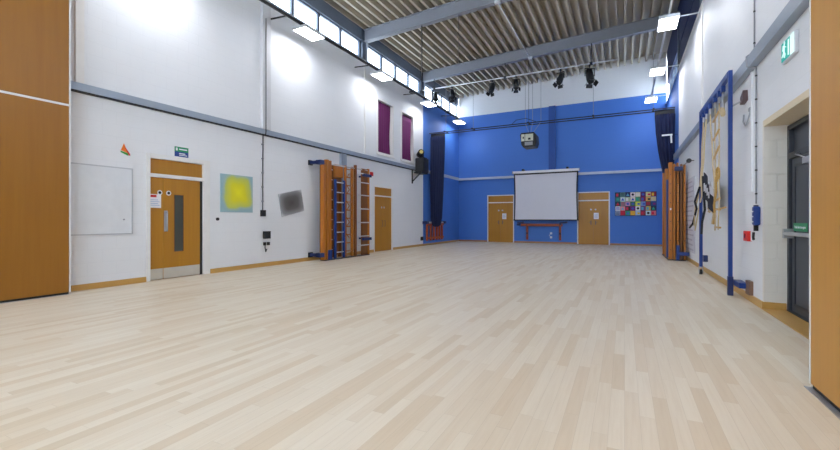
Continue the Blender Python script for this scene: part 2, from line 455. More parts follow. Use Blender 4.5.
# left wall, near double door
KICK = plain('kick_plate_metal', (206, 200, 188), .35, .3)
d = sthing('door_1', (XL-.05, 5.23, 0))
m = MB(); y0, y1 = D1[0], D1[1]
m.box(XL-.28, XL+.02, y0-.045, y0+.03, 0, 2.49); m.box(XL-.28, XL+.02, y1-.115, y1+.03, 0, 2.49)
m.box(XL-.28, XL+.02, y0+.03, y1-.115, 2.40, 2.49); m.box(XL-.28, XL+.01, y0+.03, y1-.115, 2.035, 2.105)
obj('frame', m, WPAINT, d, bevel=.004)
obj('transom_panel', MB().box(XL-.10, XL-.05, y0+.03, y1-.115, 2.105, 2.40), DOORW, d)
obj('light_leak_panel', MB().box(XL-.16, XL-.122, y0+.031, y1-.116, .001, 2.399), GYMD, d)  # added board behind the leaves, stops sky light leaking through the gaps
la = obj('leaf', MB().box(XL-.08, XL-.035, y0+.032, 4.897, .008, 2.033), DOORW, d)
lb = obj('leaf', MB().box(XL-.08, XL-.035, 4.903, y1-.175, .008, 2.033), DOORW, d)
obj('edge_gap', MB().box(XL-.12, XL-.034, y1-.1745, y1-.1155, .0, 2.033), BLACK, d)
obj('kick_plate', MB().box(XL-.035, XL-.032, y0+.04, 4.893, .012, .225), KICK, la)
obj('kick_plate', MB().box(XL-.035, XL-.032, 4.907, y1-.18, .012, .225), KICK, lb)
vp = obj('vision_panel', MB().box(XL-.038, XL-.031, 5.13, 5.31, .55, 1.70), GLASSD, lb)
m = MB(); m.box(XL-.035, XL-.027, 5.12, 5.13, .54, 1.71); m.box(XL-.035, XL-.027, 5.31, 5.32, .54, 1.71); m.box(XL-.035, XL-.027, 5.13, 5.31, .54, .55); m.box(XL-.035, XL-.027, 5.13, 5.31, 1.70, 1.71)
obj('vision_panel_frame', m, GYMD, lb)
m = MB(); handle_y(m, XL-.034, 4.955, 1.16, .38); obj('pull_handle', m, STEEL, lb)
obj('handle_plate', MB().box(XL-.035, XL-.031, 4.92, 4.99, .96, 1.38), STEEL, lb)
def disc(x, y, z, r, s=1, t=.004):
    return MB().tube([(x, y, z), (x+s*t, y, z)], r, 20)
obj('door_sign', disc(XL-.035, 4.835, 1.735, .05), WPLAST, la); obj('door_sign', disc(XL-.035, 5.01, 1.735, .05), WPLAST, lb)
obj('door_sign_symbol', disc(XL-.031, 4.835, 1.735, .028), BLACK, la); obj('door_sign_symbol', disc(XL-.031, 5.01, 1.735, .028), BLACK, lb)
n = obj('notice', MB().box(XL-.035, XL-.032, 4.634, 4.86, 1.43, 1.70), PAPER, la)
obj('notice_heading', MB().box(XL-.032, XL-.031, 4.64, 4.77, 1.64, 1.685), RED, la)
m = MB()
for k in range(4): m.box(XL-.032, XL-.031, 4.65, 4.83-.03*(k % 2), 1.475+.035*k, 1.488+.035*k)
obj('notice_lines', m, plain('faded_blue_print', (170, 186, 216), .6), la)

# left wall, far door
def plain_door(name, axis, r, leaf_top, tr_lo, two, face, fw=.05, hand=1, notice=None):
    """flush veneer door with a panel over it; axis y = side wall, x = end wall"""
    def bx(m, a, b, t0, t1, z0, z1):
        if axis == 'y': m.box(face+t0, face+t1, a, b, z0, z1)
        else: m.box(a, b, face-t1, face-t0, z0, z1)
        return m
    a, b, _, top = r
    d = sthing(name, (face-.05, (a+b)/2, 0) if axis == 'y' else ((a+b)/2, face+.05, 0))
    m = MB()
    bx(m, a-.03, a+fw-.03, -.2, .02, 0, top+.03); bx(m, b-fw+.03, b+.03, -.2, .02, 0, top+.03)
    bx(m, a+fw-.03, b-fw+.03, -.2, .02, top-.02, top+.03); bx(m, a+fw-.03, b-fw+.03, -.2, .012, leaf_top+.004, tr_lo)
    obj('frame', m, WPAINT, d, bevel=.003)
    obj('light_leak_panel', bx(MB(), a+fw-.03, b-fw+.03, -.12, -.082, .001, top-.021), GYMD, d)  # full board added at the back to block light leaks round the leaves
    i0, i1 = a+fw-.03, b-fw+.03
    obj('transom_panel', bx(MB(), i0, i1, -.08, -.03, tr_lo, top-.02), DOORW, d)
    mid = (i0+i1)/2 if two else None
    cuts = [i0+.003, mid-.003, mid+.003, i1-.003] if two else [i0+.003, i1-.003]
    leaves = []
    for k in range(0, len(cuts), 2):
        leaves.append(obj('leaf', bx(MB(), cuts[k], cuts[k+1], -.07, -.025, .008, leaf_top), DOORW, d))
    return d, bx, i0, i1, mid, leaves
HANDLE = plain('handle_bronze', (120, 104, 84), .4, .3)
d, bx, i0, i1, mid, lv = plain_door('door_2', 'y', D2, 2.06, 2.11, True, XL)
for lf, yy in ((lv[0], mid-.09), (lv[1], mid+.09)):
    obj('door_sign', disc(XL-.025, yy, 1.66, .04), STEEL, lf)
    m = MB(); handle_y(m, XL-.024, yy, 1.05, .22); obj('pull_handle', m, HANDLE, lf)
d, bx, i0, i1, mid, lv = plain_door('door_3', 'x', D3, 2.07, 2.12, True, YB)
def back_furniture(lv, mid, nx):
    for lf, s in ((lv[0], -1), (lv[1], 1)):
        m = MB(); m.tube([(mid+s*.1, YB+.025, 1.68), (mid+s*.1, YB+.021, 1.68)], .04, 16); obj('door_sign', m, STEEL, lf)
        m = MB(); m.box(mid+s*.1-.025, mid+s*.1+.025, YB+.021, YB+.025, .95, 1.15); m.tube([(mid+s*.1, YB+.02, 1.07), (mid+s*.1, YB-.03, 1.07), (mid+s*.19, YB-.03, 1.07)], .01, 8)
        obj('lever_handle', m, HANDLE, lf)
    nt_ = obj('notice', MB().box(nx-.11, nx+.11, YB+.021, YB+.024, 1.22, 1.52), PAPER, lv[1])
    m = MB()
    for k in range(5): m.box(nx-.075, nx+.075-.03*(k % 2), YB+.0195, YB+.021, 1.28+.04*k, 1.292+.04*k)
    obj('notice_lines', m, GREY, lv[1])
back_furniture(lv, mid, mid+.20)
d, bx, i0, i1, mid, lv = plain_door('door_4', 'x', D4, 2.08, 2.14, True, YB)
back_furniture(lv, mid, mid+.13)
# exit door in the niche: dark steel door, transom, push bar
XD = XR+.24
d = sthing('door_5', (XD+.05, 5.95, 0))
m = MB(); a, b = NI[0]+.0, NI[1]-.002
m.box(XD, XD+.16, b-.07, b, 0, 2.42); m.box(XD, XD+.16, a, a+.07, 0, 2.42); m.box(XD, XD+.16, a+.07, b-.07, 2.36, 2.42); m.box(XD, XD+.16, a+.07, b-.07, 1.98, 2.06); m.box(XD-.01, XD+.16, a, b, 0, .02)
obj('frame', m, DARKF, d, bevel=.004)
obj('transom_panel', MB().box(XD+.05, XD+.09, a+.07, b-.07, 2.06, 2.36), DARK, d)
obj('light_leak_panel', MB().box(XD+.1, XD+.13, a+.071, b-.071, .021, 2.359), DARKF, d)  # added backing, keeps outside light from showing round the leaf
lf = obj('leaf', MB().box(XD+.03, XD+.08, a+.074, b-.074, .024, 1.976), DARK, d)
m = MB(); m.box(XD+.018, XD+.03, b-.20, b-.17, .10, 1.9); m.box(XD+.018, XD+.03, a+.17, a+.20, .10, 1.9); m.box(XD+.018, XD+.03, a+.2, b-.2, 1.87, 1.9); m.box(XD+.018, XD+.03, a+.2, b-.2, .10, .13)
obj('leaf_moulding', m, DARKF, lf)
m = MB(); m.tube([(XD-.05, b-.12, 1.02), (XD-.05, a+.5, 1.02)], .024, 12); m.box(XD-.07, XD+.03, b-.14, b-.08, .96, 1.08); m.box(XD-.07, XD+.03, a+.44, a+.52, .96, 1.08)
obj('push_bar', m, STEEL, lf)
obj('push_sign', MB().box(XD+.010, XD+.014, b-.62, b-.19, 1.055, 1.155), GREENS, lf)
me = text_mesh('Push bar to open', .05)
me.transform(Matrix.Translation(Vector((XD+.009, b-.405, 1.105)) - Vector(d.location)) @ Matrix(((0, 0, -1, 0), (-1, 0, 0, 0), (0, 1, 0, 0), (0, 0, 0, 1))))
tx = bpy.data.objects.new('push_sign_lettering', me); C.objects.link(tx); me.materials.append(WPLAST); tx.parent = lf
m = MB(); m.box(XD-.03, XD+.03, b-.85, b-.6, 1.86, 1.93); m.tube([(XD-.02, b-.65, 1.93), (XD-.06, b-.5, 1.99), (XD-.0, b-.42, 2.01)], .009, 8)
obj('door_closer', m, STEEL, d)
struct('door_threshold', MB().box(XR-.02, XD-.012, NI[0]+.001, NI[1]-.023, .0005, .012), SKIRT)

# purple blinds in the high internal windows
for r in (P1, P2):
    wn[0] += 1
    w = sthing('window_%d' % wn[0], (XL-.1, (r[0]+r[1])/2, r[2])); a, b, z0, z1 = r
    m = MB(); f = .055
    m.box(XL-.29, XL+.02, a-.03, a+f, z0-.03, z1+.03); m.box(XL-.29, XL+.02, b-f, b+.03, z0-.03, z1+.03); m.box(XL-.29, XL+.02, a+f, b-f, z0-.03, z0+f); m.box(XL-.29, XL+.02, a+f, b-f, z1-f, z1+.03)
    m.box(XL+.02, XL+.06, a-.06, b+.06, z0-.06, z0-.03)
    obj('frame', m, WPAINT, w)
    obj('pane', MB().box(XL-.22, XL-.21, a+f, b-f, z0+f, z1-f), GLASS, w)
    # hanging blind: shallow folds, right edge pulled in a little
    N = 24; fr, bk = [], []
    rings = []
    for iz in range(9):
        t = iz/8; z = z0+f+.005+(z1-z0-2*f-.05*(1 if r is P2 else .2))*t
        right = b-f-.01-.11*math.sin(PI*min(1, t*1.15))*(1-t)
        ring = []
        for k in range(N+1):
            y = a+f+.008+(right-a-f-.008)*k/N; ring.append((XL-.09+.012*math.sin(k*1.7), y, z))
        for k in range(N, -1, -1):
            y = a+f+.008+(right-a-f-.008)*k/N; ring.append((XL-.10+.012*math.sin(k*1.7), y, z))
        rings.append(ring)
    obj('blind', MB().loft(rings), PURPLE, w)
    obj('backing', MB().box(XL-.29, XL-.27, a+f, b-f, z0+f, z1-f), WPAINT, w)

# ------------------------------------------------------------------ folding partitions at both sides
def partition(name, label, x_face, s, y0, y1, mat, ztop, seam, n):
    t = thing(name, label, 'partition', (x_face-s*.2, (y0+y1)/2, 0))
    w = (y1-y0)/n; dep = abs((XR if s < 0 else XL) - x_face) - .03
    for k in range(n):
        a, b = y0+k*w+.003, y0+(k+1)*w-.003
        p = obj('leaf', MB().box(x_face, x_face-s*.09, a, b, .035, seam), mat, t, bevel=.003)
        obj('bottom_seal', MB().box(x_face-s*.012, x_face-s*.08, a, b, .004, .035), BLACK, p)
        obj('fascia_panel', MB().box(x_face, x_face-s*.09, a, b, seam+.035, ztop), mat, t, bevel=.003)
    obj('joint_strip', MB().box(x_face-s*.004, x_face-s*.09, y0, y1, seam+.001, seam+.034), WPAINT, t)
    obj('edge_strip', MB().box(x_face-s*-.002, x_face-s*.09, y1, y1+.02, .03, ztop), WPAINT, t)
    obj('end_panel', MB().box(x_face-s*.091, x_face-s*dep, y1-.06, y1, .03, ztop), mat, t)
    obj('floor_track', MB().box(x_face+s*.03, x_face-s*.1, y0, y1+.02, .0005, .004), STEEL, t)
    return t
partition('folding_partition', 'tall brown wood veneer partition folded against the left wall at photo left edge', -7.97, 1, -1.2, 3.25, PANELL, 6.3, 3.02, 4)
partition('folding_partition', 'tall golden oak veneer partition standing before the exit door at photo right edge', 1.18, -1, -.6, 3.82, PANELR, 6.0, 3.05, 4)

# ------------------------------------------------------------------ ceiling lights in two rows, with trunking
HX, HY = .225, .385
def light(x, y, z, label, first=[None]):
    if first[0] is None:
        t = thing('led_light', label, 'light', (x, y, z), 'LED panels along the two side walls')
        h = MB(); h.box(x-HX, x+HX, y-HY, y+HY, z+.012, z+.075); h.box(x-.12, x+.12, y-.3, y+.3, z+.075, z+.12)
        f = .02
        h.box(x-HX, x-HX+f, y-HY, y+HY, z, z+.012); h.box(x+HX-f, x+HX, y-HY, y+HY, z, z+.012); h.box(x-HX+f, x+HX-f, y-HY, y-HY+f, z, z+.012); h.box(x-HX+f, x+HX-f, y+HY-f, y+HY, z, z+.012)
        obj('housing', h, PALE, t)
        obj('diffuser', MB().box(x-HX+f, x+HX-f, y-HY+f, y+HY-f, z+.003, z+.0118), LAMP, t)
        first[0] = t; return t
    return dup(first[0], (x, y, z), label)
LX, RX, LZ = -7.60, .99, 6.2
light(LX, 8.38, LZ, 'white LED light panel hung at the left wall, nearest of the left row in view')
light(LX, 12.05, LZ, 'white LED light panel at the left wall above the purple blinds')
light(LX, 15.85, LZ, 'white LED light panel on the left just before the blue paint begins')
light(LX, 19.5, LZ, 'white LED light panel in the far left corner before the blue back wall')
light(RX, 12.1, LZ, 'white LED light panel on the right, largest and nearest of the right row in view')
light(RX, 15.85, LZ, 'white LED light panel on the right, middle of the right row')
light(RX, 19.5, LZ, 'white LED light panel on the right, farthest and nearest the back wall')
for y, w in ((4.7, 'beyond the upper frame edge'), (1.0, 'above the partition'), (-2.6, 'over the rear end of the hall')):
    light(LX, y, LZ, 'LED panel, left row, out of view ' + w)
for y, w in ((8.35, 'over the rope frame'), (4.7, 'over the exit door'), (1.0, 'above the partition'), (-2.6, 'over the rear end of the hall')):
    light(RX, y, LZ, 'LED panel, right row, out of view ' + w)
t = thing('lighting_trunking', 'black lighting trunking running along the left wall below the clerestory', 'trunking', (LX, 9, 6.32))
obj('trunking_bar', MB().box(LX-.022, LX+.022, -3.5, 20.2, 6.32, 6.385), BLACK, t)
for y in (-1.5, 3.0, 7.6, 11.3, 14.7, 18.6):
    obj('wall_arm', MB().bar((XL+.001, y, 6.4), (LX, y, 6.355), .03), BLACK, t)
m = MB(); m.box(LX-.09, LX+.09, 14.2, 14.5, 6.27, 6.324); obj('joint_box', m, BLACK, t)
t = thing('lighting_trunking', 'pale lighting trunking running along the right side above the light row', 'trunking', (RX, 9, 6.32))
obj('trunking_bar', MB().box(RX-.025, RX+.025, -3.5, 20.2, 6.32, 6.37), PALE, t)
for y in (-1.5, 3.0, 7.6, 12.1, 15.9, 19.5):
    obj('wall_arm', MB().bar((XR-.001, y, 6.30) if False else (XR-.001, y, 6.345), (RX, y, 6.345), .025), PALE, t)

# ------------------------------------------------------------------ gantry pipe with stage lights
t = thing('lighting_pipe', 'long pale pipe slung under the far roof beam carrying stage spotlights', 'pipe', (-4.2, 16.55, 7.05))
obj('pipe', MB().tube([(XL+.03, 16.45, 7.06), (-.22, 16.45, 7.06)], .03, 12), PALE, t)
for x in (-7.6, -4.4, -1.12):
    obj('hanger', MB().tube([(x, 16.45, 7.06), (x, 16.45, 7.465+RISE*(x-XL))], .014, 8).box(x-.05, x+.05, 16.41, 16.49, 7.0, 7.12), BLACK, t)
def spotlight(x, label, yaw, pitch, k=1.0):
    y, z = 16.45, 6.99
    t = thing('stage_spotlight', label, 'spotlight', (x, y, z), 'spotlights on the pipe under the roof')
    R = Matrix.Rotation(yaw, 4, 'Z') @ Matrix.Rotation(pitch, 4, 'X'); c = Vector((x, y, z-.40*k))
    W = lambda p: c + R @ (Vector(p)*k)
    m = MB(); m.tube([(x, y, z+.11), (x, y, z-.12)], .02, 8); m.box(x-.035, x+.035, y-.045, y+.045, z-.02, z+.035); obj('clamp', m, BLACK, t)
    m = MB(); a = Matrix.Rotation(yaw, 4, 'Z'); V = lambda p: c + a @ (Vector(p)*k)
    m.bar(V((-.19, 0, .29)), V((.19, 0, .29)), .03); m.bar(V((-.19, 0, .3)), V((-.19, 0, -.02)), .03); m.bar(V((.19, 0, .3)), V((.19, 0, -.02)), .03)
    obj('yoke', m, BLACK, t)
    m = MB()
    rings = []
    for yy, r in ((-.30, .10), (-.27, .13), (-.05, .14), (.0, .15), (.22, .15), (.24, .12), (.32, .115)):
        rings.append([W((r*math.cos(2*PI*q/14), -yy, r*math.sin(2*PI*q/14))) for q in range(14)])
    m.loft(rings); obj('lamp_body', m, BLACK, t)
    m = MB()
    for s in (-1, 1):
        m.prism([W((s*.13, -.30, -.13)), W((s*.13, -.30, .13)), W((s*.22, -.42, .13)), W((s*.22, -.42, -.13))], R @ Vector((s*.012, 0, 0)))
        m.prism([W((-.13, -.30, s*.13)), W((.13, -.30, s*.13)), W((.13, -.42, s*.22)), W((-.13, -.42, s*.22))], R @ Vector((0, 0, s*.012)))
    obj('barn_door', m, BLACK, t)
    m = MB().tube([W((0, -.301, 0)), W((0, -.312, 0))], .095*k, 14); obj('lens', m, GLASSD, t)
    return t
spotlight(-7.55, 'black stage spotlight at the left end of the pipe beside a light panel', .5, 1.0, .75)
spotlight(-6.75, 'black stage spotlight, second from the left on the pipe, before the last clerestory lights', .5, 1.0, .75)
spotlight(-4.95, 'black stage spotlight, third from the left on the pipe, tilted down', -.5, 1.15, .72)
spotlight(-3.95, 'black stage spotlight on the pipe above the hanging projector', .3, 1.1, .72)
spotlight(-2.22, 'black stage spotlight on the pipe, second from its right end', -.4, 1.05, .8)
spotlight(-1.17, 'tall black stage spotlight nearest the right end of the pipe', .5, 1.2, .95)
# conduit between beams and drop rods
t = thing('ceiling_conduit', 'thin pale conduit running under the deck between two roof beams', 'conduit', (-3.37, 14.2, 7.6))
obj('conduit_pipe', MB().tube([(-3.37, 11.6, 7.66), (-3.37, 16.75, 7.66)], .018, 8), PALE, t)
for y in (11.75, 16.4): obj('beam_clamp', MB().box(-3.45, -3.29, y-.05, y+.05, 7.62, 7.70), PALE, t)
t = thing('drop_rod', 'black rod hanging from the nearer roof beam, nearest the left wall', 'rod', (-5.96, 11.9, 5.4))
obj('rod', MB().tube([(-5.96, 11.9, 5.44), (-5.96, 11.9, 7.585)], .018, 8), BLACK, t)
obj('end_fitting', MB().box(-6.0, -5.92, 11.86, 11.94, 5.36, 5.44), BLACK, t)
tag(obj('drop_cable', MB().tube([(-4.66, 11.9, 6.1), (-4.66, 11.9, 7.645)], .008, 6), BLACK, at='base'), 'thin cable hanging from the nearer roof beam left of the ceiling conduit', 'cable')

# ------------------------------------------------------------------ stage curtains on a double track
TY = 17.1
t = thing('curtain_track', 'black double curtain track hung across the hall before the blue back wall', 'track', (-3.2, TY, 5.2))
for y in (TY, TY+.36):
    obj('track_rail', MB().box(XL+.05, XR-.04, y-.02, y+.02, 5.215, 5.25), BLACK, t)
for x in (-7.4, -6.07, -3.6, -1.1, .95): obj('track_spacer', MB().box(x-.03, x+.03, TY-.03, TY+.39, 5.25, 5.28), BLACK, t)
for x in (-7.4, -6.07, -1.1, .95):
    obj('hanger_cable', MB().tube([(x, TY+.18, 5.28), (x, TY+.18, deck_z(x)+.02)], .009, 6), GREY, t)
m = MB(); m.tube([(-4.3, TY+.1, 5.28), (-4.1, TY+.05, 5.42), (-3.7, TY+.05, 5.45), (-3.3, TY+.1, 5.28)], .012, 6); obj('looped_cable', m, BLACK, t)
def drape(stations, n=96, waves=9, amp=.35):
    """closed pleated bunch: stations = (z, cx, cy, half width x, half depth y)"""
    rings = []
    for (z, cx, cy, hx, hy) in stations:
        ring = []
        for k in range(n):
            a = 2*PI*k/n; w = 1 + amp*.5*math.sin(waves*a*2+.6*math.sin(z*1.3)) + amp*.22*math.sin(waves*a*3.3+z)
            ring.append((cx+hx*math.cos(a)*(1+.10*(w-1)), cy+hy*math.sin(a)*w, z))
        rings.append(ring)
    return MB().loft(rings)
def smooth_st(st, n=5):
    out = []
    for A, B in zip(st, st[1:]):
        for i in range(n): out.append(tuple(a+(b-a)*i/n for a, b in zip(A, B)))
    return out+[st[-1]]
t = thing('stage_curtain', 'long navy stage curtain gathered at the left side of the blue end', 'curtain', (-7.8, TY+.1, .85))
obj('cloth', drape(smooth_st([(.86, -7.86, TY+.1, .10, .08), (.95, -7.86, TY+.1, .22, .15), (1.3, -7.85, TY+.1, .27, .2), (2.6, -7.83, TY+.1, .32, .22), (4.0, -7.80, TY+.1, .35, .2), (5.05, -7.78, TY+.1, .36, .17)])), NAVYC, t)
obj('heading_tape', MB().box(-8.12, -7.42, TY+.07, TY+.13, 5.05, 5.2149), BLACK, t)
t = thing('stage_curtain', 'navy stage curtain tied back high up in the right corner above the wall frame', 'curtain', (1.35, TY+.1, 2.9))
obj('cloth', drape(smooth_st([(2.75, 1.42, TY+.1, .16, .14), (3.1, 1.40, TY+.1, .20, .2), (3.7, 1.36, TY+.1, .26, .22), (4.4, 1.32, TY+.1, .30, .2), (5.02, 1.31, TY+.1, .32, .17)]), waves=7), NAVYC, t)
obj('heading_tape', MB().box(.99, 1.62, TY+.07, TY+.13, 5.02, 5.2149), BLACK, t)
t = thing('wall_hook', 'white angled bracket beside the tied navy curtain on the right', 'bracket', (1.5, 16.7, 4.1))
obj('arm', MB().box(1.18, 1.50, 16.66, 16.70, 4.16, 4.21), WPLAST, t)
obj('wall_link', MB().box(1.5001, 1.655, 16.675, 16.685, 4.18, 4.19), BLACK, t)
obj('hook', MB().bar((1.46, 16.68, 4.16), (1.47, 16.68, 3.90), .05), WPLAST, t)

# ------------------------------------------------------------------ projector and screen
t = thing('projector', 'black projector hung on cables before the blue wall above the screen', 'projector', (-3.52, 17.0, 4.2))
m = MB()
m.prism([(-3.86, 16.75, 4.70), (-3.80, 16.75, 4.77), (-3.30, 16.75, 4.77), (-3.21, 16.75, 4.66), (-3.19, 16.75, 4.36), (-3.25, 16.75, 4.18), (-3.72, 16.75, 4.16), (-3.80, 16.75, 4.28)], (0, .6, 0))
obj('casing', m, BLACK, t, bevel=.02)
obj('rear_panel', MB().box(-3.80, -3.32, 16.735, 16.749, 4.42, 4.70), plain('grey_ports', (206, 208, 190), .4), t)
m = MB(); m.box(-3.66, -3.64, 16.725, 16.736, 4.42, 4.70); m.box(-3.52, -3.42, 16.725, 16.736, 4.46, 4.54); m.box(-3.74, -3.69, 16.725, 16.736, 4.52, 4.6)
obj('port', m, BLACK, t)
obj('lower_vent', MB().box(-3.66, -3.34, 16.737, 16.749, 4.24, 4.38), GREY, t)
obj('mount_plate', MB().box(-3.62, -3.42, 16.98, 17.12, 4.77, 4.81), BLACK, t)
for dx in (-.14, 0, .16, .5):
    x = -3.6+dx; zt = deck_z(x)+.02
    obj('suspension_cable', MB().tube([(-3.52+dx*.3, 17.05, 4.81), (x, 17.24, 5.26), (x, 17.24, zt)], .008, 6), GREY if dx else BLACK, t)

t = thing('projection_screen', 'large white pull-down projection screen on the blue back wall', 'screen', (-3.62, YB-.25, 1.15))
YS = YB-.30
obj('housing', MB().box(-5.12, -1.95, YS-.07, YS+.11, 3.54, 3.66), WPLAST, t, bevel=.02)
obj('end_cap', MB().box(-5.15, -5.12, YS-.075, YS+.115, 3.535, 3.665), GREY, t); obj('end_cap', MB().box(-1.95, -1.92, YS-.075, YS+.115, 3.535, 3.665), GREY, t)
# the sheet, edges drawn in slightly at mid height
rings = []
for k in range(13):
    q = k/12; z = 1.20+(3.54-1.20)*q; pin = .03*math.sin(PI*q); yb = YS+.015*math.sin(PI*q)
    rings.append([(-5.03+pin, yb, z), (-2.03-pin, yb, z), (-2.03-pin, yb+.006, z), (-5.03+pin, yb+.006, z)])
obj('sheet', MB().loft(rings, False), SCREEN, t)
obj('black_border', MB().box(-5.03, -2.03, YS-.003, YS+.009, 3.47, 3.54), BLACK, t)
for s in (-1, 1):
    xx = -3.53+s*1.52
    rg = []
    for k in range(13):
        q = k/12; z = 1.20+(3.54-1.20)*q; pin = .03*math.sin(PI*q); rg.append([(xx-.03-s*pin, YS, z), (xx+.03-s*pin, YS, z), (xx+.03-s*pin, YS+.005, z), (xx-.03-s*pin, YS+.005, z)])
    obj('side_border', MB().loft(rg, False), BLACK, t)
obj('bottom_bar', MB().box(-5.1, -1.96, YS-.02, YS+.025, 1.15, 1.20), BLACK, t)
for x in (-4.62, -2.48):
    obj('wall_bracket', MB().box(x-.05, x+.05, YS-.02, YB-.001, 3.66, 3.76).box(x-.02, x+.02, YS+.11, YB-.001, 3.60, 3.67), BLACK, t)

# folded gym beam under the screen
t = thing('folding_gym_beam', 'orange wooden wall beam on two uprights below the projection screen', 'gym equipment', (-3.7, YB-.1, .2))
obj('beam', MB().box(-4.75, -2.72, YB-.19, YB-.11, .86, .99), plain('orange_wood', (150, 66, 30), .45), t, bevel=.008)
for x in (-4.45, -2.84):
    obj('upright', MB().box(x-.05, x+.05, YB-.10, YB-.03, .17, .98), plain('orange_wood', (150, 66, 30), .45), t, bevel=.006)
    m = MB(); m.box(x-.035, x+.035, YB-.104, YB-.10, .45, .55); m.tube([(x, YB-.10, .93), (x, YB-.23, .93)], .03, 8)
    obj('fixing', m, BLACK, t)
for x0, x1 in ((-4.95, -4.60), (-2.86, -2.5)):
    s = 1 if x0 < -4 else -1
    obj('end_bracket', MB().bar((x0+.02, YB-.16, 1.02), (x1, YB-.16, 1.06), .10, .07).box(x0, x0+.1, YB-.2, YB-.03, .9, 1.04), BLUED, t)
t = thing('wall_socket', 'small white twin socket plates low on the blue wall under the screen', 'socket', (-3.29, YB-.02, .3))
obj('upper_plate', MB().box(-3.33, -3.23, YB-.03, YB-.0001, .46, .56), WPLAST, t); obj('lower_plate', MB().box(-3.33, -3.23, YB-.03, YB-.0001, .26, .36), WPLAST, t)
obj('lead', MB().tube([(-3.31, YB-.035, .46), (-3.37, YB-.04, .41), (-3.31, YB-.035, .36)], .01, 6), WPLAST, t)

# patchwork display board
t = thing('display_board', 'colourful patchwork picture board on the blue wall right of the far doors', 'picture', (.44, YB-.03, 1.39))
obj('backing', MB().box(-.40, 1.28, YB-.035, YB-.001, 1.375, 2.465), plain('board_edge', (34, 36, 60), .6), t)
cols = [(40,60,70), (96,150,150), (30,40,90), (240,225,225), (235,232,200), (90,30,110), (230,214,150), (160,24,60),
        (60,120,120), (200,220,220), (180,200,160), (236,222,206), (90,150,110), (140,20,70), (228,176,96), (190,200,214),
        (24,56,70), (60,150,150), (200,140,180), (60,120,80), (220,226,80), (120,150,200), (40,60,60), (40,70,130),
        (235,235,235), (236,140,150), (34,30,34), (120,10,120), (236,236,230), (110,60,120), (206,180,80), (40,46,80),
        (160,180,220), (200,30,60), (40,140,110), (230,160,60), (170,200,230), (150,40,60), (200,226,236), (220,120,130)]
acc = [(230,230,230), (24,28,34), (40,170,140), (214,30,70), (60,90,190), (240,200,60), (130,30,120), (90,170,200)]
mats, mm = [], {}
def pm(c):
    if c not in mm: mm[c] = plain('print_colour', c, .6, noise=.15, scale=30); mats.append(mm[c])
    return mats.index(mm[c])
m = MB(); rnd = random.Random(4)
for r in range(5):
    for c in range(8):
        x0 = -.385+c*.206; z0 = 2.452-(r+1)*.2125; i = pm(cols[r*8+c])
        m.box(x0+.004, x0+.202, YB-.042, YB-.035, z0+.004, z0+.208, i)
        kx, kz = x0+.103, z0+.106; j = pm(rnd.choice(acc)); typ = rnd.randrange(5)
        if typ == 0: m.tube([(kx, YB-.042, kz), (kx, YB-.045, kz)], .055, 14, mi=j)
        elif typ == 1: m.prism([(kx-.07, YB-.042, kz-.06), (kx+.07, YB-.042, kz-.06), (kx, YB-.042, kz+.07)], (0, -.003, 0), j)
        elif typ == 2: m.box(kx-.07, kx+.02, YB-.045, YB-.042, kz-.07, kz+.06, j)
        elif typ == 3:
            for q in range(3): m.box(kx-.08, kx+.08, YB-.045, YB-.042, kz-.07+q*.055, kz-.04+q*.055, j)
        else: m.box(kx-.02, kx+.08, YB-.045, YB-.042, kz-.05, kz+.03, j)
obj('patchwork', m, mats, t)
# little wall fittings on the back wall
m = MB(); m.box(-8.05, -7.3, YB-.03, YB-.001, 2.83, 2.87); m.box(-7.56, -7.50, YB-.028, YB-.001, 2.87, 3.36)
tag(obj('cable_conduit', m, BLUE_X, at='mid'), 'short blue-painted cable conduit in the left corner of the back wall', 'conduit')
m = MB(); m.box(-1.0, -.12, YB-.03, YB-.001, 3.0, 3.03); m.box(-.72, -.69, YB-.028, YB-.001, 3.03, 3.36); m.box(-.40, -.37, YB-.028, YB-.001, 3.03, 3.36)
tag(obj('cable_conduit', m, BLUE_X, at='mid'), 'blue-painted cable conduit under the rail above the display board', 'conduit')

# ------------------------------------------------------------------ left wall: board, prints, signs, cables
t = thing('whiteboard', 'blank whiteboard on the left wall beside the brown partition', 'whiteboard', (XL+.02, 3.65, .93))
obj('panel', MB().box(XL+.001, XL+.022, 3.0, 4.29, .95, 2.13), BOARD, t)
m = MB(); m.box(XL+.001, XL+.03, 2.98, 3.0, .93, 2.15); m.box(XL+.001, XL+.03, 4.29, 4.31, .93, 2.15); m.box(XL+.001, XL+.03, 3.0, 4.29, .93, .95); m.box(XL+.001, XL+.03, 3.0, 4.29, 2.13, 2.15)
obj('rim', m, plain('rim_grey', (188, 190, 196), .4, .2), t)
obj('stud', disc(XL+.022, 4.16, 1.2, .015, t=.01), GREY, t)
t = thing('triangular_sticker', 'small orange and green triangular paper decoration on the white wall above the whiteboard', 'decoration', (XL+.01, 4.18, 2.4))
X = XL+.001
obj('orange_piece', MB().prism([(X, 4.17, 2.60), (X, 4.12, 2.47), (X, 4.24, 2.43)], (.006, 0, 0)), ORANGE, t)
obj('green_piece', MB().prism([(X, 4.11, 2.46), (X, 4.25, 2.425), (X, 4.245, 2.38), (X, 4.12, 2.43)], (.005, 0, 0)), GREEN, t)
obj('red_piece', MB().prism([(X+.004, 4.17, 2.56), (X+.004, 4.245, 2.40), (X+.004, 4.275, 2.38), (X+.004, 4.27, 2.42)], (.006, 0, 0)), RED, t)
t = thing('safety_sign', 'small green over blue safety sign above the nearest double door', 'sign', (XL+.01, 5.25, 2.5))
obj('green_half', MB().box(XL+.001, XL+.008, 5.11, 5.40, 2.60, 2.70), GREENS, t)
obj('blue_half', MB().box(XL+.001, XL+.008, 5.11, 5.40, 2.50, 2.60), BLUES, t)
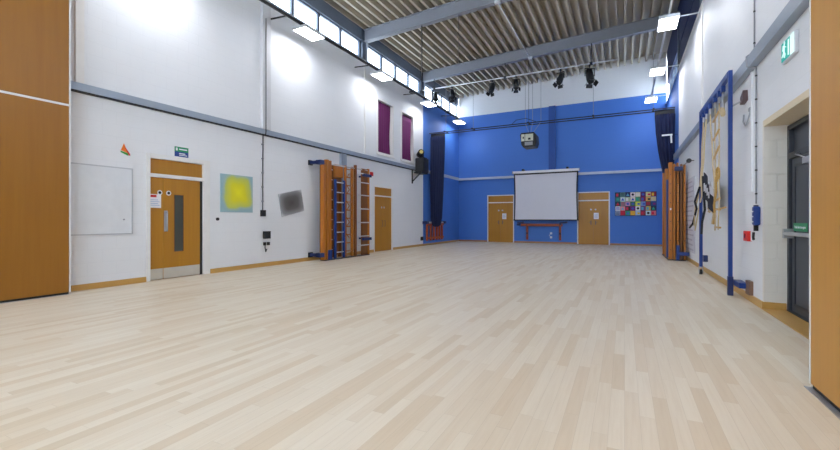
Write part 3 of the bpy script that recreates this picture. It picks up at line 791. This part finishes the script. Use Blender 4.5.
m = MB(); X = XL+.008
m.box(X, X+.002, 5.13, 5.17, 2.62, 2.68); m.box(X, X+.002, 5.20, 5.37, 2.64, 2.665); m.box(X, X+.002, 5.2, 5.33, 2.555, 2.575); m.box(X, X+.002, 5.2, 5.37, 2.525, 2.54)
obj('white_marks', m, WPLAST, t)
m = MB().box(XL+.002, XL+.022, 6.15, 7.04, 1.37, 2.25)
tag(obj('art_print', m, YELLOWART, at='mid'), 'square blurred yellow art print on the white wall right of the double door', 'picture')
# tilted grey print
cy, cz, hw, hh, ang = 8.36, 1.66, .43, .31, math.radians(12)
ca, sa = math.cos(ang), math.sin(ang)
m = MB().box(XL+.002, XL+.02, -hw, hw, -hh, hh)
o = obj('art_print', m, GREYART, at=(0, 0, 0)); o.location = (0, cy, cz); o.rotation_euler = (ang, 0, 0)
tag(o, 'tilted blurred grey art print on the white wall', 'picture')
tag(obj('wall_button', disc(XL, 6.08, 1.21, .035, t=.03), BLACK, at='mid'), 'small round black button on the wall below the yellow print', 'button')
t = thing('wall_cable', 'black cable hanging down the left wall to a small box beside the grey print', 'cable', (XL+.03, 7.37, 1.28))
obj('cable', MB().tube([(XL+.10, 7.37, 3.34), (XL+.115, 7.37, 3.42), (XL+.115, 7.37, 3.55), (XL+.115, 7.37, 3.75), (XL+.115, 7.37, 6.3)], .010, 6).tube([(XL+.02, 7.36, 3.36), (XL+.02, 7.35, 1.44)], .012, 6), BLACK, t)
obj('cable_end_box', MB().box(XL+.001, XL+.06, 7.29, 7.42, 1.28, 1.44), BLACK, t)
for k in range(5): obj('cable_clip', MB().box(XL+.001, XL+.035, 7.325, 7.375, 1.65+k*.36, 1.68+k*.36), GREY, t)
t = thing('socket_box', 'black wall box with plugged leads below the hanging cable', 'socket', (XL+.03, 7.45, .45))
obj('box_body', MB().box(XL+.001, XL+.08, 7.37, 7.56, .71, .90), BLACK, t, bevel=.006)
for y in (7.37, 7.49): obj('plug', MB().box(XL+.001, XL+.05, y, y+.07, .54, .62), BLACK, t)
obj('back_plate', MB().box(XL+.0005, XL+.015, 7.36, 7.58, .51, .65), WPLAST, t)
obj('lead', MB().tube([(XL+.05, 7.40, .58), (XL+.07, 7.38, .48), (XL+.05, 7.42, .38), (XL+.03, 7.47, .44)], .014, 6), BLACK, t)
tag(obj('alarm_box', MB().box(XL+.001, XL+.06, 12.22, 12.36, 2.78, 2.92), RED, at='mid', bevel=.006), 'small red alarm box on the left wall beside the climbing frame top', 'alarm')
tag(obj('wall_socket', MB().box(XL+.001, XL+.05, 16.28, 16.48, .25, .42), BLACK, at='mid', bevel=.006), 'small black socket low on the left wall where the blue begins', 'socket')
# black loudspeaker stack on its bracket
t = thing('loudspeaker', 'black loudspeaker on a wall bracket at the start of the blue paint, left side', 'speaker', (-8.0, 15.75, 3.2))
SY = 15.85
obj('cabinet', MB().prism([(-8.12, SY-.3, 3.25), (-7.72, SY-.3, 3.25), (-7.72, SY+.28, 3.25), (-8.12, SY+.28, 3.25)], (.0, 0, .62)), BLACK, t, bevel=.04)
obj('grille', MB().box(-7.93, -7.75, SY-.312, SY-.30, 3.32, 3.82), plain('speaker_grille', (40, 42, 48), .7), t)
m = MB(); m.tube([(-8.0, SY-.12, 4.02), (-7.78, SY-.36, 4.10)], .13, 12); obj('lamp_head', m, BLACK, t)
obj('lamp_lens', MB().tube([(-7.785, SY-.355, 4.10), (-7.77, SY-.375, 4.106)], .08, 12), plain('amber_lens', (226, 206, 120), .3), t)
obj('lamp_yoke', MB().box(-8.05, -7.8, SY-.05, SY+.25, 3.87, 3.92).box(-8.03, -7.98, SY+.02, SY+.3, 3.92, 4.2), BLACK, t)
m = MB(); m.box(XL+.001, XL+.04, SY-.42, SY-.36, 2.76, 3.355); m.bar((XL+.03, SY-.39, 2.85), (-7.8, SY-.39, 3.2), .04); m.box(XL+.12, -7.74, SY-.44, SY+.2, 3.19, 3.25)
obj('bracket', m, BLACK, t)

# folded gym frame low on the left blue wall
OW = plain('orange_wood_left', (176, 80, 34), .45)
t = thing('folding_gym_frame', 'low orange slatted gym frame folded on the left blue wall below the curtain', 'gym equipment', (-8.0, 17.6, .25))
for y in (16.75, 17.15, 17.5, 17.85, 18.15, 18.45):
    obj('upright', MB().box(-8.16, -8.08, y-.045, y+.045, .22, .98), OW, t, bevel=.006)
for z in (.30, .92): obj('cross_rail', MB().box(-8.08, -8.03, 16.7, 18.5, z, z+.09), OW, t, bevel=.006)
for y in (16.6, 18.6):
    obj('end_bracket', MB().box(XL+.001, -8.0, y-.12, y+.12, 1.0, 1.12), BLUED, t)
obj('top_bar', MB().tube([(-8.07, 16.5, 1.06), (-8.07, 18.7, 1.06)], .035, 8), PALE, t)

# ------------------------------------------------------------------ folded climbing frame, left wall
t = thing('climbing_apparatus', 'folded wooden climbing frame with blue ladder against the left white wall', 'climbing frame', (-7.85, 10.4, 0))
def stile(y0, y1, x0, x1, z0, z1, m=GYMW, n='stile'):
    return obj(n, MB().box(x0, x1, y0, y1, z0, z1), m, t, bevel=.008)
stile(9.20, 9.315, -7.92, -7.80, .02, 2.92); stile(9.355, 9.45, -7.92, -7.80, .02, 2.97); stile(9.475, 9.57, -7.92, -7.80, .02, 2.95)
stile(9.25, 9.53, -7.99, -7.925, .02, 2.90, BLACK, 'gap_shade')  # black sheet behind the boards, paints the shade in their gaps
def rungs(n, y0, y1, x, zs, r, m, name='rung'):
    for z in zs: obj(name, MB().tube([(x, y0, z), (x, y1, z)], r, 8), m, t)
# folded back ladder
stile(9.83, 9.90, -8.04, -7.95, .03, 2.88, GYMD); stile(10.16, 10.24, -8.04, -7.95, .03, 2.88, GYMD)
obj('back_board', MB().box(-8.02, -7.98, 9.90, 10.16, .1, 2.9), GYMD, t)
obj('head_block', MB().box(-7.99, -7.90, 9.84, 10.25, 2.50, 2.90), GYMW, t, bevel=.01)
# blue ladder in front
stile(9.74, 9.81, -7.86, -7.80, .02, 2.42, BLUEM); stile(10.16, 10.23, -7.86, -7.80, .02, 2.42, BLUEM)
rungs(0, 9.81, 10.16, -7.83, [.2+.305*k for k in range(8)], .018, PALE)
# thin pale rungs left of the blue ladder
rungs(0, 9.57, 9.83, -7.98, [.28+.305*k for k in range(9)], .014, STEEL)
# wooden ladder with zigzag brace
stile(10.28, 10.34, -7.90, -7.83, .03, 2.90); stile(10.62, 10.70, -7.90, -7.83, .03, 2.90)
rungs(0, 10.34, 10.62, -7.865, [.2+.26*k for k in range(11)], .017, GYMW)
m = MB()
for k in range(8): m.tube([(-7.93, 10.35 if k % 2 else 10.61, .6+k*.26), (-7.93, 10.61 if k % 2 else 10.35, .6+(k+1)*.26)], .014, 6)
obj('zigzag_brace', m, GYMW, t)
stile(10.74, 10.82, -7.86, -7.78, .02, 2.97, GYMD)
# right-hand frame
stile(11.14, 11.50, -7.86, -7.79, .02, 2.90, GYMD); stile(11.44, 11.52, -7.84, -7.76, .02, 2.92)
rungs(0, 10.82, 11.44, -7.74, [.35, .65, 1.1, 1.55, 2.0, 2.42, 2.72], .018, PALE)
stile(10.93, 11.02, -8.0, -7.94, .05, 2.85, plain('pale_birch', (222, 206, 176), .5))
obj('top_bar', MB().tube([(-7.88, 9.5, 2.86), (-7.80, 11.5, 2.86)], .02, 8), STEEL, t)
for z in (2.86, .17):
    m = MB(); m.box(XL+.001, -7.90, 9.05, 9.14, z-.045, z+.045); m.box(-7.96, -7.78, 9.05, 9.22, z-.06, z+.06); obj('hinge_arm', m, BLUED, t)
    obj('wall_plate', MB().box(XL+.0005, XL+.05, 9.02, 9.17, z-.07, z+.07), BLACK, t)
for z in (2.68, .55):
    obj('lock_arm', MB().box(-7.78, -7.70, 11.1, 11.44, z-.045, z+.045).box(XL+.001, -7.86, 11.53, 11.56, z-.03, z+.03).box(-7.88, -7.70, 11.525, 11.56, z-.045, z+.045), BLUED, t)
obj('foot_block', MB().box(-7.80, -7.74, 9.4, 9.52, .02, .3), BLUEM, t)
obj('floor_runner', MB().box(-7.92, -7.74, 9.2, 11.5, .0005, .02), BLACK, t)

# ------------------------------------------------------------------ folded climbing frame, right wall
t = thing('climbing_apparatus', 'stack of folded wooden climbing frames against the right wall below the tied curtain', 'climbing frame', (1.35, 15, 0))
for x, y, m_, top in ((1.20, 16.05, GYMW, 2.78), (1.20, 15.1, GYMW, 2.82), (1.22, 14.15, GYMW, 2.90)):
    obj('stile', MB().box(x-.05, x+.05, y-.07, y+.07, .02, top), m_, t, bevel=.008)
obj('blue_stile', MB().box(1.17, 1.23, 14.78, 14.92, .02, 2.45), BLUEM, t)
for k in range(9): obj('rung', MB().tube([(1.25, 14.2, .3+.29*k), (1.25, 16.0, .3+.29*k)], .018, 8), GYMD, t)
for x, y, m_, top in ((1.31, 14.1, GYMW, 2.84), (1.395, 14.06, GYMW, 2.87), (1.475, 14.03, GYMD, 2.82), (1.555, 14.0, GYMW, 2.80)):
    obj('stile', MB().box(x-.027, x+.027, y-.08, y+.06, .02, top), m_, t, bevel=.006)
    obj('stile', MB().box(x-.027, x+.027, 15.9, 16.03, .02, top), m_, t, bevel=.006)
obj('board', MB().box(1.275, 1.58, 14.2, 14.24, .1, 2.75), BLACK, t)  # black sheet set in as painted shade between the near stiles
for x, y in ((1.22, 14.08), (1.395, 13.98), (1.555, 13.92)):
    for k in range(9): obj('bolt', MB().tube([(x, y, .3+.28*k), (x, y-.008, .3+.28*k)], .014, 8), BLACK, t)
m = MB(); m.box(1.30, 1.50, 13.85, 13.95, 2.62, 2.74); obj('hinge', m, BLUED, t)
m = MB(); m.box(1.36, 1.655, 13.78, 13.9, .16, .26); m.box(1.34, 1.42, 13.8, 13.92, .02, .45); obj('foot_bracket', m, BLUEM, t)
obj('foot_plate', MB().box(1.14, 1.58, 13.9, 16.1, .0005, .02), BLACK, t)
obj('white_tag', MB().box(1.20, 1.24, 14.068, 14.079, 1.48, 1.54), WPLAST, t)
# rail hooks on the wall above
t = thing('wall_hook', 'black round wall hook on a short rod beside the right climbing frames', 'hook', (XR-.05, 13.2, 2.8))
obj('rod', MB().tube([(XR-.001, 12.95, 2.78), (XR-.12, 12.95, 2.78), (XR-.12, 13.9, 2.78)], .012, 6), BLACK, t)
obj('knob', MB().tube([(XR-.12, 12.9, 2.78), (XR-.12, 12.99, 2.78)], .06, 12), BLACK, t)
# striped traverse board on the wall between frames
t = thing('traverse_board', 'pale wall board with grey stripes between the folded frames and rope frame', 'board', (XR-.03, 13.2, .2))
obj('panel', MB().box(XR-.03, XR-.001, 12.75, 14.9, .3, 2.35), plain('pale_board', (206, 204, 212), .6), t)
for k in range(15):
    obj('stripe', MB().box(XR-.036, XR-.03, 12.85+.1*(k % 3), 14.8, .36+.132*k, .40+.132*k), (plain('stripe_grey', (178, 172, 184), .6) if k == 0 else bpy.data.materials['stripe_grey']), t)

# ------------------------------------------------------------------ rope frame on the right wall
FX = 1.49
t = thing('rope_apparatus', 'tall blue steel rope frame standing out from the right white wall', 'gym frame', (FX, 9.3, 0))
obj('near_post', MB().box(FX-.025, FX+.03, 7.90, 7.96, .0, 3.56), BLUEM, t, bevel=.006)
obj('near_foot', MB().box(FX-.033, FX+.038, 7.892, 7.968, .0, .30), BLUED, t, bevel=.006)
obj('far_post', MB().box(FX-.03, FX+.03, 10.64, 10.70, .17, 3.46), BLUEM, t, bevel=.006)
obj('top_beam', MB().box(FX-.03, FX+.03, 7.96, 10.70, 3.46, 3.56), BLUEM, t, bevel=.006)
m = MB(); m.tube([(FX-.025, 10.68, .055), (FX+.025, 10.68, .055)], .055, 14); cw = obj('caster_wheel', m, BLACK, t)
obj('caster_fork', MB().box(FX-.04, FX-.028, 10.65, 10.71, .04, .17).box(FX+.028, FX+.04, 10.65, 10.71, .04, .17).box(FX-.04, FX+.04, 10.65, 10.71, .15, .17), STEEL, t)
obj('lock_box', MB().box(FX+.04, FX+.12, 10.62, 10.72, .28, .42), BLUED, t)
m = MB(); m.box(FX+.04, XR-.02, 7.88, 7.97, .17, .25); m.box(XR-.13, XR-.03, 7.55, 7.97, .17, .25); obj('foot_bracket', m, BLUEM, t)
obj('bracket_plate', MB().box(XR-.05, XR-.001, 7.38, 7.58, .10, .30), plain('rusty_plate', (120, 92, 76), .5), t)
obj('wall_stay', MB().tube([(FX, 7.97, 2.98), (XR-.03, 7.80, 3.04)], .014, 8), STEEL, t)
obj('stay_bracket', MB().prism([(XR-.001, 7.66, 3.0), (XR-.001, 7.86, 2.98), (XR-.001, 7.84, 3.09), (XR-.001, 7.68, 3.16)], (-.06, 0, 0)), plain('bracket_brown', (96, 74, 76), .5), t)
TR = (10.35, 10.02, 9.60, 9.12, 8.75, 8.45)
for y in TR:
    c = obj('trolley', MB().box(FX-.03, FX+.03, y-.05, y+.05, 3.36, 3.458), BLUEM, t, bevel=.006)
    obj('shackle', MB().tube([(FX, y+.035*math.cos(a), 3.31+.05*math.sin(a)) for a in [2*PI*k/12 for k in range(13)]], .011, 6, cap=False), PALE if y > 9.3 else STEEL, c)
tag(obj('wall_loop', MB().tube([(XR-.01, 7.86, 2.82), (XR-.03, 7.8, 2.70), (XR-.03, 7.68, 2.62), (XR-.03, 7.55, 2.66), (XR-.01, 7.48, 2.80)], .010, 6).box(XR-.03, XR-.001, 7.42, 7.52, 2.79, 2.84), GREY, at='base'), 'thin grey cord loop on the white wall beside the near blue post', 'cord')

def wob(p, q, n, amp, ph):
    p, q = Vector(p), Vector(q)
    return [p.lerp(q, i/n)+Vector((amp*.4*math.sin(i*1.1+ph), amp*math.sin(i*.9+ph), 0)) for i in range(n+1)]
# climbing ropes, gathered toward the far post
r1 = obj('climbing_rope', MB().tube(wob((FX, 10.35, 3.26), (FX-.02, 10.55, 2.0), 10, .012, 0) + [(FX-.01, 10.85, 1.75), (FX-.04, 11.15, 1.5), (FX-.03, 11.4, 1.05)], .015, 8), ROPE, at='base')
tag(r1, 'tan climbing rope beside the far blue post, pulled back toward the folded frames', 'rope', 'climbing ropes on the blue frame')
r2 = obj('climbing_rope', MB().tube(wob((FX, 10.02, 3.26), (FX-.03, 10.35, 1.95), 10, .012, 1) + [(FX-.01, 10.5, 1.7), (FX-.02, 10.8, 1.45), (FX-.04, 11.2, .95)], .015, 8), ROPE, at='base')
tag(r2, 'tan climbing rope, second from the far blue post, tied back at waist height', 'rope', 'climbing ropes on the blue frame')
r3 = obj('climbing_rope', MB().tube(wob((FX, 9.60, 3.26), (FX, 9.2, 1.95), 10, .012, 2) + [(FX-.01, 9.1, 1.6), (FX-.01, 9.25, 1.4), (FX-.01, 9.6, 1.34), (FX-.01, 9.75, 1.42), (FX-.01, 9.5, 1.45), (FX-.01, 9.2, 1.3), (FX-.01, 9.35, 1.12)], .014, 8), ROPE, at='base')
tag(r3, 'tan climbing rope at mid frame with its looped tail beside the dark banner', 'rope', 'climbing ropes on the blue frame')
t = thing('rope_ladder', 'tan rope ladder with wooden rungs hanging nearest the near blue post', 'rope ladder', (FX, 8.7, 1.0))
obj('side_rope', MB().tube(wob((FX, 9.12, 3.26), (FX-.03, 8.95, 1.0), 14, .012, 0), .011, 8), ROPE, t)
obj('side_rope', MB().tube(wob((FX, 8.75, 3.26), (FX-.03, 8.62, 1.02), 14, .012, 2), .011, 8), ROPE, t)
for z, tl in ((3.05, .04), (2.72, .05), (2.4, .08), (1.55, .02), (1.38, -.01), (1.06, .0)):
    a, b = 9.12-.085*(3.26-z), 8.75-.06*(3.26-z)
    obj('rung', MB().tube([(FX-.02, a+.07, z-tl), (FX-.02, b-.07, z+tl)], .017, 8), ROPEW, t)
obj('long_rung', MB().tube([(FX-.01, 9.7, 1.36), (FX-.01, 8.2, 1.40)], .016, 8), ROPEW, t)
m = MB(); m.tube([(FX-.02, 8.75+.13*math.cos(a)*(1-.02*a), 2.0+.12*math.sin(a)) for a in [k*.45 for k in range(30)]], .015, 8)
obj('rope_coil', m, ROPEG, t)
m = MB(); m.tube([(FX-.04, 8.78, 1.95), (FX-.01, 8.95, 1.7), (FX-.06, 8.85, 1.45), (FX-.01, 9.05, 1.25), (FX-.01, 9.2, 1.12)], .017, 8)
obj('rope_tail', m, ROPEG, t)
# swivel block hung from the top beam
t = thing('swivel_block', 'cluster of metal pulley and tan knot hung under the blue top beam', 'pulley', (FX, 8.45, 2.95))
obj('chain', MB().tube([(FX, 8.45, 3.27), (FX, 8.5, 3.1)], .012, 6), STEEL, t)
obj('pulley', MB().tube([(FX-.01, 8.55, 3.12), (FX+.03, 8.55, 3.12)], .09, 14), STEEL, t)
obj('knot', MB().tube([(FX, 8.50+.1*math.cos(a), 3.04+.07*math.sin(a*1.3)) for a in [k*.5 for k in range(20)]], .028, 8), ROPE, t)
# banner draped over the ropes
t = thing('draped_banner', 'dark cloth banner with white print draped among the ropes', 'banner', (FX-.045, 9.4, 1.4))
def cloth_patch(y_l, zt_l, zb_l, y_r, zt_r, zb_r, x, n=8):
    A, B = [], []
    for i in range(n+1):
        q = i/n; y = y_l+(y_r-y_l)*q; zt = zt_l+(zt_r-zt_l)*q; zb = zb_l+(zb_r-zb_l)*q; dx = .025*math.sin(q*7)
        A += [(x+dx, y, zt)]; B += [(x+dx+.01, y, zb)]
    m = MB()
    va = [m.b.verts.new(p) for p in A]; vb = [m.b.verts.new(p) for p in B]
    wa = [m.b.verts.new((p[0]-.008, p[1], p[2])) for p in A]; wb = [m.b.verts.new((p[0]-.008, p[1], p[2])) for p in B]
    for i in range(n):
        m.b.faces.new((va[i], va[i+1], vb[i+1], vb[i])); m.b.faces.new((wa[i+1], wa[i], wb[i], wb[i+1]))
        m.b.faces.new((va[i+1], va[i], wa[i], wa[i+1])); m.b.faces.new((vb[i], vb[i+1], wb[i+1], wb[i]))
    m.b.faces.new((va[0], vb[0], wb[0], wa[0])); m.b.faces.new((vb[n], va[n], wa[n], wb[n]))
    return m
obj('cloth', cloth_patch(9.95, 2.16, 1.62, 9.1, 1.76, 1.32, FX-.045), CLOTH, t)
m = MB()
for (y, z, w, h) in ((9.72, 1.84, .06, .16), (9.56, 1.80, .07, .15), (9.40, 1.73, .07, .14), (9.24, 1.66, .06, .12)): m.box(FX-.085, FX-.075, y-w, y+w*.4, z-h/2, z+h/2)
obj('white_print', m, CLOTHW, t)
obj('white_fold', cloth_patch(9.35, 1.95, 1.86, 9.0, 1.78, 1.62, FX-.065, 4), CLOTHW, t)
for (lab, pts) in (('black strap hanging below the ropes near the far blue post', [(FX-.045, 10.1, 2.1), (FX-.02, 10.15, 1.7), (FX-.02, 10.05, 1.4), (FX-.045, 10.2, 1.15), (FX-.07, 10.1, .9)]),
                   ('black strap tied from the far blue post back toward the folded frames', [(FX-.045, 10.5, 1.9), (FX-.1, 10.75, 1.6), (FX-.02, 11.1, 1.45), (FX-.045, 11.5, 1.1), (FX-.07, 11.8, 1.0)])):
    tag(obj('strap', MB().tube(pts, .022, 8), STRAP, at='base'), lab, 'strap')

# ------------------------------------------------------------------ right wall fittings
t = thing('exit_sign', 'lit green running man exit sign hanging under the rail above the exit door', 'exit sign', (1.55, 5.85, 2.95))
SX = XR-.04
obj('body', MB().box(SX, XR-.002, 5.66, 6.06, 2.99, 3.23), PALE, t, bevel=.008)
obj('face', MB().box(SX-.006, SX, 5.78, 6.045, 3.005, 3.215), TEALE, t)
obj('white_panel', MB().box(SX-.006, SX, 5.675, 5.775, 3.005, 3.215), WHITEE, t)
m = MB(); X = SX-.009
def seg(p, q, w): m.bar((X, p[0], p[1]), (X, q[0], q[1]), .004, w)
m.tube([(X, 5.93, 3.19), (X-.003, 5.93, 3.19)], .022, 12)
for p, q, w in (((5.93, 3.165), (5.94, 3.10), .032), ((5.94, 3.10), (5.91, 3.06), .018), ((5.91, 3.06), (5.93, 3.025), .016), ((5.94, 3.10), (5.97, 3.06), .018), ((5.97, 3.06), (6.01, 3.05), .016), ((5.93, 3.155), (5.88, 3.13), .014), ((5.935, 3.155), (5.98, 3.13), .014)):
    m.bar((X, p[0], p[1]), (X, q[0], q[1]), w, .004)
m.box(X-.001, X+.003, 5.80, 5.83, 3.02, 3.19)
obj('running_figure', m, WHITEE, t)
t = thing('wall_conduit', 'thin vertical cable with dots running down the right wall to the blue box', 'cable', (XR-.02, 7.28, 1.4))
obj('cable', MB().tube([(XR-.012, 7.28, 6.3), (XR-.012, 7.28, 3.54)], .010, 6).tube([(XR-.02, 7.16, 3.33), (XR-.02, 7.16, 1.42)], .010, 6).tube([(XR-.02, 7.16, 3.33), (XR-.112, 7.2, 3.36), (XR-.112, 7.25, 3.52), (XR-.012, 7.28, 3.6)], .010, 6), GREY, t)
for k in range(6): obj('cable_bead', MB().tube([(XR-.02, 7.16, 1.55+k*.33), (XR-.02, 7.16, 1.57+k*.33)], .014, 8), BLACK, t)
for k in range(5): obj('cable_bead', MB().tube([(XR-.012, 7.28, 3.7+k*.45), (XR-.012, 7.28, 3.72+k*.45)], .014, 8), BLACK, t)
tag(obj('wall_conduit', MB().box(XR-.025, XR-.001, 7.38, 7.44, 1.6, 3.34), WHITE_Y, at='base'), 'white plastic conduit strip on the right wall between call point and rail', 'conduit')
t = thing('rope_cleat', 'blue rope winding cleat fixed on the right wall beside the niche', 'cleat', (XR-.05, 7.1, 1.05))
obj('black_spine', MB().box(XR-.05, XR-.001, 7.13, 7.165, 1.04, 1.40), BLACK, t)
obj('blue_body', MB().box(XR-.08, XR-.001, 7.02, 7.12, 1.12, 1.38), BLUEM, t, bevel=.02)
m = MB()
for z in (1.17, 1.24, 1.31): m.box(XR-.083, XR-.08, 7.03, 7.11, z-.008, z+.008)
obj('white_stripe', m, WPLAST, t)
obj('hook', MB().tube([(XR-.05, 7.15, 1.02), (XR-.05, 7.17, .95), (XR-.05, 7.15, .92)], .016, 8), BLACK, t)
t = thing('fire_call_point', 'red fire alarm call point on the right wall near the niche', 'alarm', (XR-.03, 7.5, .9))
obj('body', MB().box(XR-.06, XR-.001, 7.44, 7.66, .88, 1.03), RED, t, bevel=.008)
obj('glass', MB().box(XR-.064, XR-.06, 7.52, 7.6, .92, .99), plain('call_glass', (170, 30, 30), .2), t)
obj('side_plate', MB().box(XR-.02, XR-.001, 7.34, 7.435, .89, 1.03), WPLAST, t)

# ------------------------------------------------------------------ sky, camera, view
w = bpy.data.worlds.new('overcast_sky'); bpy.context.scene.world = w; w.use_nodes = True
bg = w.node_tree.nodes['Background']; bg.inputs[0].default_value = (*lin((226, 238, 255)), 1); bg.inputs[1].default_value = 6.0

cam = bpy.data.cameras.new('camera'); co = bpy.data.objects.new('camera', cam); C.objects.link(co)
F = 404.06
cam.sensor_fit = 'HORIZONTAL'; cam.sensor_width = 36; cam.lens = 36*F/840
cam.shift_y = -(225-219.51)/840
cam.clip_start = .05; cam.clip_end = 200
co.location = (0, 0, 1.2); co.rotation_euler = (PI/2, 0, .46873)
sc = bpy.context.scene; sc.camera = co
sc.view_settings.view_transform = 'Standard'; sc.view_settings.look = 'None'; sc.view_settings.gamma = 1
sc.view_settings.use_curve_mapping = False; sc.view_settings.exposure = 0.96
